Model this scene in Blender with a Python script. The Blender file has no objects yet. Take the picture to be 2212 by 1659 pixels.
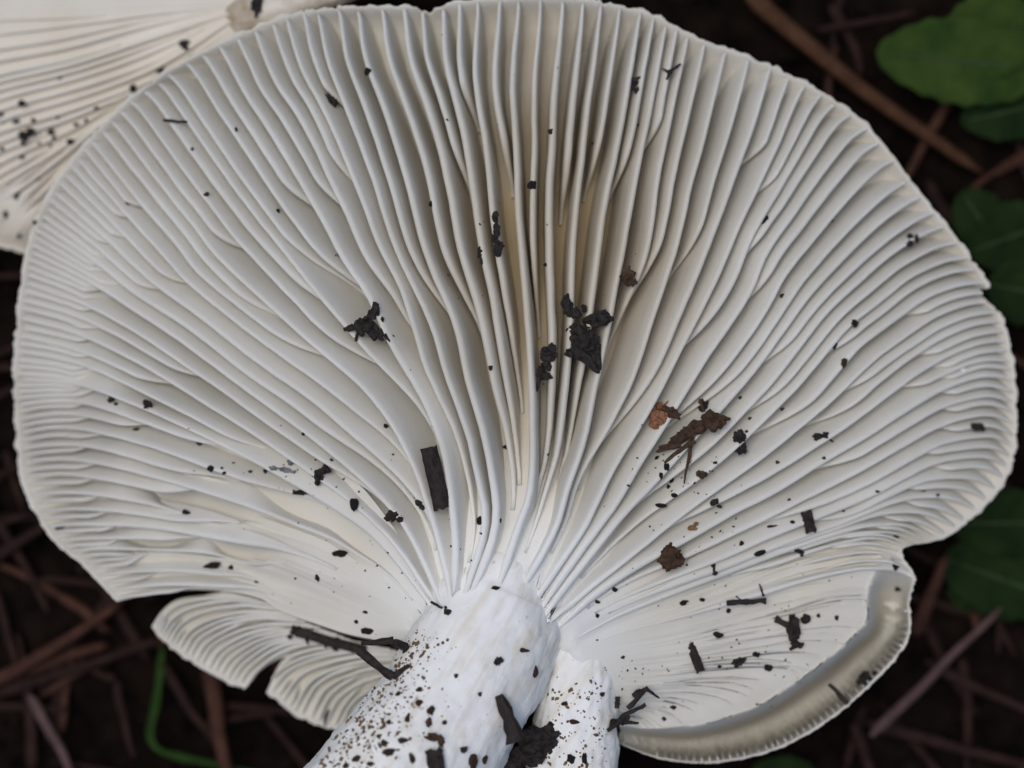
import bpy, bmesh, math, random
import numpy as np
from mathutils import Vector, Matrix, noise
from mathutils.bvhtree import BVHTree

random.seed(7); np.random.seed(7)
scene = bpy.context.scene
col = scene.collection

# ------------------------------------------------------------------ camera, world, sun, exposure
K = 5.5e-5                      # metres per unit of the layout grid (mushroom about 12 cm across)
GROUND = 480.0                  # layout height of the reference plane above the soil
ZREF = 100.0
DIST = 0.27
ZC = (GROUND + ZREF) * K + DIST
CAM = Vector((0, 0, ZC))

cam_data = bpy.data.cameras.new('camera')
cam = bpy.data.objects.new('camera', cam_data); col.objects.link(cam)
cam.location = CAM
cam.rotation_euler = (0, 0, 0)
cam_data.sensor_width = 36
cam_data.lens = 36 * DIST / (2212 * K)
cam_data.clip_start = 0.005; cam_data.clip_end = 50
cam_data.dof.use_dof = True
cam_data.dof.focus_distance = DIST - 0.0005
cam_data.dof.aperture_fstop = 8.0
scene.camera = cam

world = bpy.data.worlds.new('World'); scene.world = world
world.use_nodes = True
wn = world.node_tree.nodes; wl = world.node_tree.links
wn.clear()
sky = wn.new('ShaderNodeTexSky'); sky.sky_type = 'NISHITA'; sky.sun_disc = False
SUN_EL, SUN_AZ = math.radians(76), math.radians(-60)
sky.sun_elevation = SUN_EL; sky.sun_rotation = SUN_AZ
sky.air_density = 1.0; sky.dust_density = 4.0; sky.ozone_density = 1.0
hsv = wn.new('ShaderNodeHueSaturation'); hsv.inputs['Saturation'].default_value = 1.25
bg = wn.new('ShaderNodeBackground'); bg.inputs['Strength'].default_value = 0.09
wo = wn.new('ShaderNodeOutputWorld')
wl.new(sky.outputs[0], hsv.inputs['Color']); wl.new(hsv.outputs[0], bg.inputs[0]); wl.new(bg.outputs[0], wo.inputs[0])

sun_d = bpy.data.lights.new('sun', 'SUN'); sun_d.energy = 1.0; sun_d.angle = math.radians(32)
sun_d.color = (0.83, 0.92, 1.0)
sun = bpy.data.objects.new('sun', sun_d); col.objects.link(sun)
sd = Vector((math.sin(SUN_AZ) * math.cos(SUN_EL), math.cos(SUN_AZ) * math.cos(SUN_EL), math.sin(SUN_EL)))
sun.rotation_euler = sd.to_track_quat('Z', 'Y').to_euler()
sun.location = sd * 2

vs = scene.view_settings
vs.view_transform = 'Standard'; vs.look = 'None'; vs.gamma = 1.0; vs.use_curve_mapping = False
vs.exposure = 0.08

# ------------------------------------------------------------------ helpers
def P(dx, dy, z):
    """layout grid -> metres (grid x right, y down as seen from above; z up)"""
    zw = (z + GROUND) * K
    s = (ZC - zw) / DIST
    return Vector(((dx - 1106) * K * s, -(dy - 829.5) * K * s, zw))

def PA(A):
    A = np.asarray(A, float)
    zw = (A[..., 2] + GROUND) * K
    s = (ZC - zw) / DIST
    return np.stack([(A[..., 0] - 1106) * K * s, -(A[..., 1] - 829.5) * K * s, zw], -1)

def link(o, parent=None):
    col.objects.link(o)
    if parent: o.parent = parent
    return o

def mesh_obj(name, verts, faces, mat, parent=None, smooth=True):
    me = bpy.data.meshes.new(name)
    me.from_pydata([tuple(v) for v in verts], [], faces)
    me.materials.append(mat)
    if smooth: me.polygons.foreach_set('use_smooth', [True] * len(me.polygons))
    me.update()
    return link(bpy.data.objects.new(name, me), parent)

def tag(o, label=None, cat=None, group=None, kind=None):
    if label: o['label'] = label
    if cat: o['category'] = cat
    if group: o['group'] = group
    if kind: o['kind'] = kind
    return o

def empty(name, loc=(0, 0, 0)):
    o = bpy.data.objects.new(name, None); o.empty_display_size = 0.01
    o.location = loc
    return link(o)

def catmull(P0, P1, P2, P3, f):
    return 0.5 * ((2 * P1) + (-P0 + P2) * f + (2 * P0 - 5 * P1 + 4 * P2 - P3) * f * f + (-P0 + 3 * P1 - 3 * P2 + P3) * f ** 3)

def resample(pts, M):
    """smooth polyline through pts, M samples at equal arc length"""
    p = np.array(pts, float)
    ext = np.vstack([2 * p[0] - p[1], p, 2 * p[-1] - p[-2]])
    out = []
    for i in range(len(p) - 1):
        for f in np.linspace(0, 1, 24, endpoint=False):
            out.append(catmull(ext[i], ext[i + 1], ext[i + 2], ext[i + 3], f))
    out.append(p[-1]); out = np.array(out)
    seg = np.r_[0, np.cumsum(np.linalg.norm(np.diff(out, axis=0), axis=1))]
    s = np.linspace(0, seg[-1], M)
    return np.stack([np.interp(s, seg, out[:, j]) for j in range(p.shape[1])], -1), seg[-1]

def sstep(a, b, x):
    t = np.clip((x - a) / (b - a), 0, 1)
    return t * t * (3 - 2 * t)

# ------------------------------------------------------------------ materials
def new_mat(name):
    m = bpy.data.materials.new(name); m.use_nodes = True
    nt = m.node_tree
    b = nt.nodes['Principled BSDF']
    return m, nt, b

def noise_node(nt, scale, detail=4, rough=0.55, coords='Object'):
    tc = nt.nodes.new('ShaderNodeTexCoord')
    n = nt.nodes.new('ShaderNodeTexNoise')
    n.inputs['Scale'].default_value = scale; n.inputs['Detail'].default_value = detail
    n.inputs['Roughness'].default_value = rough
    nt.links.new(tc.outputs[coords], n.inputs['Vector'])
    return n

def ramp(nt, src, stops):
    r = nt.nodes.new('ShaderNodeValToRGB')
    el = r.color_ramp.elements
    while len(el) < len(stops): el.new(0.5)
    for e, (p, c) in zip(el, stops):
        e.position = p; e.color = (*c, 1)
    nt.links.new(src, r.inputs[0])
    return r

def bump(nt, b, src, strength, dist):
    bp = nt.nodes.new('ShaderNodeBump')
    bp.inputs['Strength'].default_value = strength; bp.inputs['Distance'].default_value = dist
    nt.links.new(src, bp.inputs['Height']); nt.links.new(bp.outputs[0], b.inputs['Normal'])
    return bp

def flesh(name, c1, c2, sss=0.0, rough=0.62, stains=None, grad=False, tan=0.0, fibre=None):
    m, nt, b = new_mat(name)
    n = noise_node(nt, 120, 5)
    r = ramp(nt, n.outputs['Fac'], [(0.3, c1), (0.7, c2)])
    out = r.outputs[0]
    if grad:                                                   # gills pale to the white of the stem where they run onto it
        tc = nt.nodes.new('ShaderNodeTexCoord')
        vd = nt.nodes.new('ShaderNodeVectorMath'); vd.operation = 'DISTANCE'
        nt.links.new(tc.outputs['Object'], vd.inputs[0]); vd.inputs[1].default_value = tuple(P(1090, 1320, 110))
        mr = nt.nodes.new('ShaderNodeMapRange'); mr.interpolation_type = 'SMOOTHSTEP'
        mr.inputs['From Min'].default_value = 0.007; mr.inputs['From Max'].default_value = 0.021
        mr.inputs['To Min'].default_value = 1; mr.inputs['To Max'].default_value = 0
        nt.links.new(vd.outputs['Value'], mr.inputs['Value'])
        mx = nt.nodes.new('ShaderNodeMix'); mx.data_type = 'RGBA'
        nt.links.new(mr.outputs[0], mx.inputs['Factor']); nt.links.new(out, mx.inputs[6]); mx.inputs[7].default_value = (0.83, 0.81, 0.755, 1)
        out = mx.outputs[2]
    if tan:                                                    # warm brown shade of the deep central grooves, put into the flesh colour
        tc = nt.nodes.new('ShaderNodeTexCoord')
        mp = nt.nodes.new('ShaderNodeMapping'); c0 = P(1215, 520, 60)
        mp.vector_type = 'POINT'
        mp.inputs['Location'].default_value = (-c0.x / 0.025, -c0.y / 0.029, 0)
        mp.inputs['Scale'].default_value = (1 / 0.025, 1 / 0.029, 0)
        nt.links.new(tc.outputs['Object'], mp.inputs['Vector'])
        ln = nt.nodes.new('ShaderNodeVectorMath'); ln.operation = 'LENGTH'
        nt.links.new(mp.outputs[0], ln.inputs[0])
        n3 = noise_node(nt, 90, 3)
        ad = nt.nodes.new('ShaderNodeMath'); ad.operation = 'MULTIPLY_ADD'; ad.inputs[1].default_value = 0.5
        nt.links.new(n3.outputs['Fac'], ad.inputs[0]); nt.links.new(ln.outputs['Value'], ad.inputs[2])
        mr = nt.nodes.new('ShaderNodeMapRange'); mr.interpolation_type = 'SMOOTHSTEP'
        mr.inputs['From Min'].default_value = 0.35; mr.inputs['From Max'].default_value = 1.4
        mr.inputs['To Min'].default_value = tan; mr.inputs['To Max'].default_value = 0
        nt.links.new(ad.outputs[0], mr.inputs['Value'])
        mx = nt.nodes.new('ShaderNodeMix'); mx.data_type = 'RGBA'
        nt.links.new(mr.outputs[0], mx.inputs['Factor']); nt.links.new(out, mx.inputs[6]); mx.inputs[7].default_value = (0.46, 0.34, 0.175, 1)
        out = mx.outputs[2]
    fib = None
    if fibre:                                                  # lengthwise fibres with cream and tan streaks
        tc = nt.nodes.new('ShaderNodeTexCoord'); mp = nt.nodes.new('ShaderNodeMapping')
        mp.vector_type = 'TEXTURE'
        mp.inputs['Rotation'].default_value = (0, 0, fibre); mp.inputs['Scale'].default_value = (9.0, 1, 1.4)
        nt.links.new(tc.outputs['Object'], mp.inputs['Vector'])
        fib = nt.nodes.new('ShaderNodeTexNoise'); fib.inputs['Scale'].default_value = 900; fib.inputs['Detail'].default_value = 4
        nt.links.new(mp.outputs[0], fib.inputs['Vector'])
        mk = ramp(nt, fib.outputs['Fac'], [(0.50, (0, 0, 0)), (0.80, (0.8, 0.8, 0.8))])
        mx = nt.nodes.new('ShaderNodeMix'); mx.data_type = 'RGBA'
        nt.links.new(mk.outputs[0], mx.inputs['Factor']); nt.links.new(out, mx.inputs[6]); mx.inputs[7].default_value = (0.70, 0.62, 0.47, 1)
        out = mx.outputs[2]
    if stains:
        for sc, lo, hi, colr in stains:
            n2 = noise_node(nt, sc, 6, 0.6)
            mk = ramp(nt, n2.outputs['Fac'], [(lo, (0, 0, 0)), (hi, (1, 1, 1))])
            mx = nt.nodes.new('ShaderNodeMix'); mx.data_type = 'RGBA'
            nt.links.new(mk.outputs[0], mx.inputs['Factor'])
            nt.links.new(out, mx.inputs[6]); mx.inputs[7].default_value = (*colr, 1)
            out = mx.outputs[2]
    nt.links.new(out, b.inputs['Base Color'])
    b.inputs['Roughness'].default_value = rough
    b.inputs['Specular IOR Level'].default_value = 0.3
    b.inputs['Subsurface Weight'].default_value = sss
    b.inputs['Subsurface Radius'].default_value = (1.0, 0.72, 0.45)
    b.inputs['Subsurface Scale'].default_value = 0.0012
    nb = noise_node(nt, 2600, 3, 0.6)
    bp = bump(nt, b, nb.outputs['Fac'], 0.35, 0.00012)
    if fib:
        b2 = nt.nodes.new('ShaderNodeBump'); b2.inputs['Strength'].default_value = 0.5; b2.inputs['Distance'].default_value = 0.0004
        nt.links.new(fib.outputs['Fac'], b2.inputs['Height']); nt.links.new(b2.outputs[0], bp.inputs['Normal'])
    return m

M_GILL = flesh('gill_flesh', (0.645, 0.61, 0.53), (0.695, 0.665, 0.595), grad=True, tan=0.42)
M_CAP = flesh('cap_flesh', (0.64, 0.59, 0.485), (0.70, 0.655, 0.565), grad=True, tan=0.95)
M_STEM = flesh('stem_flesh', (0.85, 0.825, 0.77), (0.90, 0.885, 0.845), 0.0, 0.75,
               [(160, 0.60, 0.80, (0.66, 0.57, 0.42)), (420, 0.66, 0.74, (0.34, 0.23, 0.12)), (900, 0.69, 0.75, (0.16, 0.10, 0.06))], fibre=math.radians(58))
M_GILL2 = flesh('pink_gill_flesh', (0.70, 0.63, 0.51), (0.77, 0.705, 0.60))
M_STEM2 = flesh('brown_stained_stem_flesh', (0.66, 0.58, 0.46), (0.78, 0.72, 0.62), 0.0, 0.75,
                [(70, 0.40, 0.56, (0.24, 0.155, 0.065))])

def grit(name, c1, c2, rough=0.85, scale=900, bs=0.8, spec=0.25):
    m, nt, b = new_mat(name)
    n = noise_node(nt, scale, 5, 0.65)
    r = ramp(nt, n.outputs['Fac'], [(0.32, c1), (0.68, c2)])
    nt.links.new(r.outputs[0], b.inputs['Base Color'])
    b.inputs['Roughness'].default_value = rough
    b.inputs['Specular IOR Level'].default_value = spec
    bump(nt, b, n.outputs['Fac'], bs, 0.0003)
    return m

M_BLACK = grit('black_soil', (0.008, 0.006, 0.0055), (0.042, 0.032, 0.027), 0.7, 1600)
M_BARK = grit('dark_bark', (0.010, 0.007, 0.006), (0.035, 0.024, 0.020), 0.65, 1300)
M_BROWN = grit('brown_crumb', (0.030, 0.016, 0.010), (0.095, 0.052, 0.028), 0.8, 1500)
M_DUST = grit('brown_soil_dust', (0.07, 0.04, 0.02), (0.24, 0.15, 0.075), 0.9, 1500)
M_TAN = grit('tan_crumb', (0.16, 0.09, 0.03), (0.30, 0.19, 0.08), 0.8, 1500)
M_BUD = grit('orange_brown_bud', (0.20, 0.085, 0.042), (0.32, 0.15, 0.075), 0.6, 1200, 0.4)
M_GREY = grit('grey_crumb', (0.10, 0.10, 0.10), (0.28, 0.27, 0.26), 0.9, 1500)
M_WHITE = grit('white_fleck', (0.80, 0.80, 0.80), (0.86, 0.86, 0.86), 0.5, 1500)
M_SOIL = grit('forest_soil', (0.0025, 0.0018, 0.0014), (0.013, 0.008, 0.0055), 0.95, 260, 1.0, 0.04)
M_NEEDLE = [grit('red_brown_needle', (0.036, 0.015, 0.010), (0.085, 0.038, 0.025), 0.75, 300, 0.5, 0.1),
            grit('dark_brown_needle', (0.014, 0.007, 0.0055), (0.036, 0.018, 0.013), 0.75, 300, 0.5, 0.1),
            grit('orange_brown_needle', (0.042, 0.019, 0.010), (0.088, 0.042, 0.022), 0.75, 300, 0.5, 0.1),
            grit('pinkish_grey_needle', (0.07, 0.04, 0.037), (0.14, 0.085, 0.075), 0.75, 300, 0.5, 0.1)]
M_LEAF = grit('green_leaf', (0.015, 0.036, 0.006), (0.044, 0.072, 0.013), 0.8, 200, 0.9, 0.08)
M_LEAFD = grit('dark_green_leaf', (0.005, 0.014, 0.003), (0.017, 0.031, 0.008), 0.8, 200, 0.9, 0.08)
M_RIB = grit('leaf_rib', (0.018, 0.04, 0.010), (0.04, 0.07, 0.02), 0.5, 240, 0.3)
M_GRASS = grit('green_grass_blade', (0.011, 0.034, 0.005), (0.030, 0.066, 0.012), 0.8, 300, 0.3, 0.1)

# ------------------------------------------------------------------ ground
def build_ground():
    n = 150; half = 0.16
    xs = np.linspace(-half, half, n)
    verts, faces = [], []
    for j in range(n):
        for i in range(n):
            x, y = xs[i], xs[j]
            h = 0.0035 * noise.noise(Vector((x * 45, y * 45, 1.7))) + 0.0016 * noise.noise(Vector((x * 160, y * 160, 9.1))) \
                + 0.0008 * noise.noise(Vector((x * 420, y * 420, 4.1)))
            verts.append((x, y, h - 0.002))
    for j in range(n - 1):
        for i in range(n - 1):
            a = j * n + i
            faces.append((a, a + 1, a + n + 1, a + n))
    # the same sheet carries on outward to the horizon
    R = 12.0
    b = len(verts)
    ring = [i for i in range(n)] + [j * n + n - 1 for j in range(1, n)] + [(n - 1) * n + i for i in range(n - 2, -1, -1)] + [j * n for j in range(n - 2, 0, -1)]
    for idx in ring:
        v = verts[idx]; f = R / half
        verts.append((v[0] * f, v[1] * f, -0.002))
    L = len(ring)
    for q in range(L):
        faces.append((ring[(q + 1) % L], ring[q], b + q, b + (q + 1) % L))
    o = mesh_obj('ground', verts, faces, M_SOIL)
    tag(o, kind='structure')
build_ground()

# ------------------------------------------------------------------ gilled sheets
class Sheet:
    """A fan-shaped gilled surface laid over key gill lines running margin -> stem."""
    MS = 90
    def __init__(self, keys):
        self.n = len(keys)
        A = []; self.len = []; self.lw = []
        self.par = {k: [] for k in ('depth', 'lean', 'thick', 'inner')}
        t = np.linspace(0, 1, self.MS)
        for kd in keys:
            p = [np.array(q, float) for q in kd['p']]
            e = kd.get('ext', 0)
            if e:
                dv = p[-1] - p[-2]; p.append(p[-1] + dv / np.linalg.norm(dv) * e)
            xy, L = resample(p[::-1], self.MS)           # t = 0 at the stem
            zk = np.array(kd['z'], float)
            zz = np.interp(t, np.linspace(0, 1, len(zk)), zk)
            ker = np.hanning(19); ker /= ker.sum()
            zz = np.convolve(np.pad(zz, 9, mode='reflect', reflect_type='odd'), ker, 'valid')
            lw, ld, rs = kd.get('lip', (60, 0, 0))
            s = (1 - t) * L; self.lw.append(lw)
            prof = -ld * sstep((1.42 if rs else 1.3) * lw, (0.84 if rs else 0.62) * lw, s)
            prof += ld * rs * sstep(0.48 * lw, 0.12 * lw, s)
            A.append(np.column_stack([xy, zz + prof])); self.len.append(L)
            self.par['depth'].append(kd['d']); self.par['lean'].append(kd['lean'])
            self.par['thick'].append(kd.get('w', 7.0)); self.par['inner'].append(kd.get('inner', 1.0))
        A = np.array(A)
        self.A = np.concatenate([[2 * A[0] - A[1]], A, [2 * A[-1] - A[-2]]], 0)
        for k in ('depth', 'lean', 'thick', 'inner'): self.par[k] = np.array(self.par[k], float)
        self.dents = []; self.stem = None; self.streak = lambda u: 0.0
        self.notches = []
        self.rimamp = 0.004; self.seed = random.random() * 50
        self.dprof = ([0, .05, .10, .20, .33, .48, 1.0], [.03, .09, .22, .52, .88, 1, 1])
        self.oprof = ([0, 10, 35, 80, 160], [.04, .22, .55, .85, 1.0])
    def row(self, u):
        """all MS samples of the line at u"""
        u = min(max(u, 0.0), self.n - 1 - 1e-6)
        i = int(u); f = u - i
        R = catmull(self.A[i], self.A[i + 1], self.A[i + 2], self.A[i + 3], f)
        R = R.copy()
        for (cx, cy, rx, ry, ang, amp) in self.dents:
            ca, sa = math.cos(ang), math.sin(ang)
            ax = (R[:, 0] - cx) * ca + (R[:, 1] - cy) * sa
            ay = -(R[:, 0] - cx) * sa + (R[:, 1] - cy) * ca
            R[:, 2] += amp * np.exp(-(ax / rx) ** 2 - (ay / ry) ** 2)
        # soft lengthwise streaks of the smooth flanks
        a = self.streak(u)
        if a:
            tt = np.linspace(0, 1, self.MS)
            R[:, 2] += np.array([a * noise.noise(Vector((u * 3.3, t * 2.2, self.seed))) + .6 * a * noise.noise(Vector((u * 8.1, t * 3.0, self.seed + 9))) for t in tt]) * sstep(.12, .5, tt) * sstep(1, .82, tt)
        if self.stem is not None:
            A = self.stem
            for g in np.where((R[:, 1] > 1080) & (np.abs(R[:, 0] - 1080) < 260))[0]:
                x, y = R[g, 0], R[g, 1]
                i = int(np.argmin((A[:, 0] - x) ** 2 + (A[:, 1] - y) ** 2))
                T = A[min(i + 1, len(A) - 1), :2] - A[max(i - 1, 0), :2]; T = T / np.linalg.norm(T)
                rho = abs((x - A[i, 0]) * -T[1] + (y - A[i, 1]) * T[0]); r = A[i, 3]
                if rho >= r: continue
                zs = A[i, 2] + .9 * math.sqrt(r * r - rho * rho) + 3
                if i == 0: continue
                k = 14.0
                m = max(R[g, 2], zs)
                R[g, 2] = m + k * math.log(math.exp((R[g, 2] - m) / k) + math.exp((zs - m) / k))
            tt = np.linspace(0, 1, self.MS)
            R[:, 2] -= 46 * sstep(0.06, 0.0, tt)
        return R
    def scalar(self, k, u):
        return float(np.interp(u, np.arange(self.n), self.par[k]))
    def at(self, u, ts):
        R = self.row(u)
        x = np.clip(np.asarray(ts, float), 0, 1.08) * (self.MS - 1)
        out = np.stack([np.interp(np.minimum(x, self.MS - 1), np.arange(self.MS), R[:, j]) for j in range(3)], -1)
        over = np.maximum(x - (self.MS - 1), 0)[:, None]
        return out + over * (R[-1] - R[-2])
    def tmax(self, u):
        v = 1 + self.rimamp * noise.noise(Vector((u * 6.0, self.seed, 0))) + self.rimamp * 0.8 * noise.noise(Vector((u * 22.0, self.seed, 3)))
        for (u0, wid, dep) in self.notches:
            v -= dep * max(0.0, 1 - abs(u - u0) / wid) ** 0.8
        return v
    def dfun(self, u, ts):
        inner = self.scalar('inner', u)
        L = float(np.interp(u, np.arange(self.n), self.len))
        o = np.interp((1 - np.asarray(ts)) * L, *self.oprof)
        return self.scalar('depth', u) * np.interp(ts, *self.dprof) * o * (inner + (1 - inner) * sstep(0.35, 0.72, np.asarray(ts)))
    def frame(self, u, ts):
        du = 0.04
        E = self.at(u, ts)
        Ea = self.at(max(u - du, 0), ts); Eb = self.at(min(u + du, self.n - 1), ts)
        Ta = self.at(u, np.maximum(np.asarray(ts) - 0.012, 0)); Tb = self.at(u, np.minimum(np.asarray(ts) + 0.012, 1))
        Tu = Eb - Ea; Tt = Tb - Ta
        Tt /= np.linalg.norm(Tt, axis=1)[:, None] + 1e-9
        N = np.cross(Tu, Tt)
        N /= np.linalg.norm(N, axis=1)[:, None] + 1e-9
        N[N[:, 2] < 0] *= -1
        # limit the tilt so folds stay tidy
        N[:, 2] = np.maximum(N[:, 2], 0.55); N /= np.linalg.norm(N, axis=1)[:, None]
        Lat = Tu - (Tu * Tt).sum(1)[:, None] * Tt
        Lat /= np.linalg.norm(Lat, axis=1)[:, None] + 1e-9
        return E, N, Tt, Lat
    def root(self, u, ts, extra=0.0):
        E, N, Tt, Lat = self.frame(u, ts)
        d = self.dfun(u, ts)[:, None]
        return E - N * (d + extra) + Lat * d * self.scalar('lean', u) * sstep(0.02, 0.38, np.asarray(ts))[:, None]

def build_cap(sheet, name, parent, mat, nu, nt_, under):
    """closed flesh body: gill bed on top, rounded cap skin beneath. under(E, t) -> skin z"""
    us = np.linspace(0, sheet.n - 1, nu)
    f = np.linspace(0, 1, nt_)
    f = 1 - (1 - f) ** 1.35                                    # finer towards the margin
    V = []; G = np.zeros((nu, nt_), int); H = np.zeros((nu, nt_), int)
    for i, u in enumerate(us):
        tm = sheet.tmax(u); ts = f * tm
        R = sheet.root(u, np.minimum(ts, 1.0))
        E = sheet.at(u, ts)
        q = sstep(0.985, 1.0, ts)[:, None]
        R = R * (1 - q) + E * q
        for j in range(nt_):
            G[i, j] = len(V); V.append(R[j])
        back = 9 + 14 * sstep(0, 0.06, 1 - f)
        for j in range(nt_):
            B = R[j].copy()
            B[2] = under(E[j], f[j], u, R[j][2] - back[j])
            H[i, j] = len(V); V.append(B)
    F = []
    for i in range(nu - 1):
        for j in range(nt_ - 1):
            F.append((G[i, j], G[i, j + 1], G[i + 1, j + 1], G[i + 1, j]))
            F.append((H[i, j], H[i + 1, j], H[i + 1, j + 1], H[i, j + 1]))
        F.append((G[i, -1], H[i, -1], H[i + 1, -1], G[i + 1, -1]))
        F.append((G[i, 0], G[i + 1, 0], H[i + 1, 0], H[i, 0]))
    for j in range(nt_ - 1):
        F.append((G[0, j], H[0, j], H[0, j + 1], G[0, j + 1]))
        F.append((G[-1, j], G[-1, j + 1], H[-1, j + 1], H[-1, j]))
    F = [tuple(int(a) for a in q) for q in F]
    return mesh_obj(name, PA(np.array(V)), F, mat, parent)

def build_gill(sheet, u, t0, t1, parent, mat, rng, ns=44, merge=0.0, dscale=1.0, name='gill', proud=0.0):
    ts = t0 + (t1 - t0) * (1 - (1 - np.linspace(0, 1, ns)) ** 1.15)
    ph = rng.random() * 100
    # lateral waver of the edge
    q = (ts - t0) / (t1 - t0)
    E = np.zeros((ns, 3)); N = np.zeros((ns, 3)); Lat = np.zeros((ns, 3)); d = np.zeros(ns)
    Ea, Na, Ta, La = sheet.frame(u, ts)
    E[:], N[:], Lat[:] = Ea, Na, La
    d[:] = sheet.dfun(u, ts)
    if merge:
        um = min(max(u + merge, 0), sheet.n - 1)
        Em = sheet.at(um, ts)
        wgt = (sstep(0.60, 0.0, q) ** 1.3)[:, None]
        E = E * (1 - wgt) + Em * wgt
    wav = np.array([(1.6 + 2.0 * max(0, .45 - s)) * noise.noise(Vector((ph, s * 9, 0))) + (0.9 + 1.6 * max(0, .45 - s)) * noise.noise(Vector((ph, s * 30, 5))) for s in ts])
    ver = np.array([3.0 * noise.noise(Vector((ph, s * 7, 20))) + 1.2 * noise.noise(Vector((ph, s * 26, 31))) for s in ts])
    amp = np.clip(d / 60.0, 0.15, 1.0)
    E = E + Lat * (wav * amp)[:, None] + N * (ver * amp)[:, None]
    if proud:                                                  # ribs standing out of the curled rim
        pr = proud * np.sin(np.pi * np.clip(q, 0, 1)) ** .6
        E = E + N * pr[:, None]; d = d + pr
    lean = sheet.scalar('lean', u)
    taper = np.ones(ns)
    if t0 > 0.02:
        taper = 0.08 + 0.92 * sstep(0.0, 0.34, q) ** 0.8        # short gills sink into the bed
    else:
        taper = 0.3 + 0.7 * sstep(0.0, 0.05, q)
    tend = sstep(1.0, 0.94, q)
    w = 1.25 * sheet.scalar('thick', u) * (0.85 + 0.3 * rng.random()) * np.interp(ts, [0, .2, .6, 1], [.9, 1, .95, .8]) * np.interp((1 - ts) * float(np.interp(u, np.arange(sheet.n), sheet.len)), [0, 20, 90, 200], [.45, .55, .8, 1])
    w = w * (0.35 + 0.65 * taper)
    w = np.minimum(w, 0.32 * d + 1.6)
    Rt = E - N * d[:, None] + Lat * (d * lean * sstep(0.02, 0.38, ts))[:, None]
    D = Rt - E
    dd = np.linalg.norm(D, axis=1)[:, None] + 1e-6
    Dn = D / dd
    drop = ((1 - taper) * d * dscale)                             # sink the short end
    prof = [(1.06, 1.25), (0.6, 1.06), (0.28, 1.0), (0.10, 0.85), (0.03, 0.55), (0.0, 0.0), (0.03, -0.55), (0.10, -0.85), (0.28, -1.0), (0.6, -1.06), (1.06, -1.25)]
    V = []
    m = len(prof)
    base = E + Dn * drop[:, None]
    depth_left = np.maximum(dd[:, 0] - drop, 1.5)
    for i in range(ns):
        # rounded edge: cap the curvature zone by the thickness
        for (sq, off) in prof:
            a = sq * depth_left[i]
            if sq == 0.03: a = min(a, 0.45 * w[i])
            if sq == 0.10: a = min(a, 1.0 * w[i]) if depth_left[i] > 12 else a
            V.append(base[i] + Dn[i] * a + Lat[i] * (off * w[i]) - N[i] * (1 - tend[i]) * 1.0)
    F = []
    for i in range(ns - 1):
        for j in range(m - 1):
            a = i * m + j
            F.append((a, a + m, a + m + 1, a + 1))
    F.append(tuple(range(m - 1, -1, -1)))
    F.append(tuple(range((ns - 1) * m, ns * m)))
    return mesh_obj(name, PA(np.array(V)), F, mat, parent)

def lay_gills(sheet, counts, parent, mat, smin, seed, ns=44, tend=8.0, tmin=0.0, trench=None):
    rng = random.Random(seed)
    out = []
    us = []
    for i, n in enumerate(counts):
        for j in range(n): us.append(i + (j + 0.5 + rng.uniform(-0.10, 0.10)) / n)
    tt = np.linspace(0, 1, 50)
    for g, u in enumerate(us):
        lev = 0; k = g + 1
        while k % 2 == 0 and lev < 5: lev += 1; k //= 2
        ua, ub = us[max(g - 1, 0)], us[min(g + 1, len(us) - 1)]
        sp = np.linalg.norm(sheet.at(ua, tt)[:, :2] - sheet.at(ub, tt)[:, :2], axis=1) / (2 if ua != u and ub != u else 1)
        sm = float(np.interp(u, range(sheet.n), smin))
        ok = sp * (2 ** lev) >= sm
        if ok.all(): t0 = 0.0
        else:
            bad = np.where(~ok)[0]
            bad = bad[bad < 44]
            t0 = tt[bad.max()] if len(bad) else 0.0
        if lev == 0 and t0 == 0 and rng.random() < 0.25: t0 = rng.uniform(0.15, 0.5)
        if t0 > 0: t0 = min(max(t0 + rng.uniform(-0.12, 0.10), 0.0), 0.84)
        if t0 < 0.05: t0 = 0.0
        if trench and u < 4.3 and rng.random() < 0.6: t0 = max(t0, rng.uniform(.25, .6))
        t0 = max(t0, tmin)
        if trench and u > trench:
            Lg = float(np.interp(u, np.arange(sheet.n), sheet.len)); lw = float(np.interp(u, np.arange(sheet.n), sheet.lw))
            t0 = 1 - 0.93 * lw / Lg
        merge = 0
        if t0 > 0.06 and rng.random() < 0.5:
            nb = us[min(g + 1, len(us) - 1)] if rng.random() < 0.5 else us[max(g - 1, 0)]
            merge = (nb - u) * rng.uniform(0.15, 0.55)
        t1 = (1 - tend * rng.uniform(.6, 1.4) / float(np.interp(u, np.arange(sheet.n), sheet.len))) * min(sheet.tmax(u), 1.0)
        if t1 - t0 < 0.06: continue
        out.append(build_gill(sheet, u, t0, t1, parent, mat, rng, ns, 0 if trench and u > trench else merge, proud=11.0 if trench and u > trench else 0.0))
    return out

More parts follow.
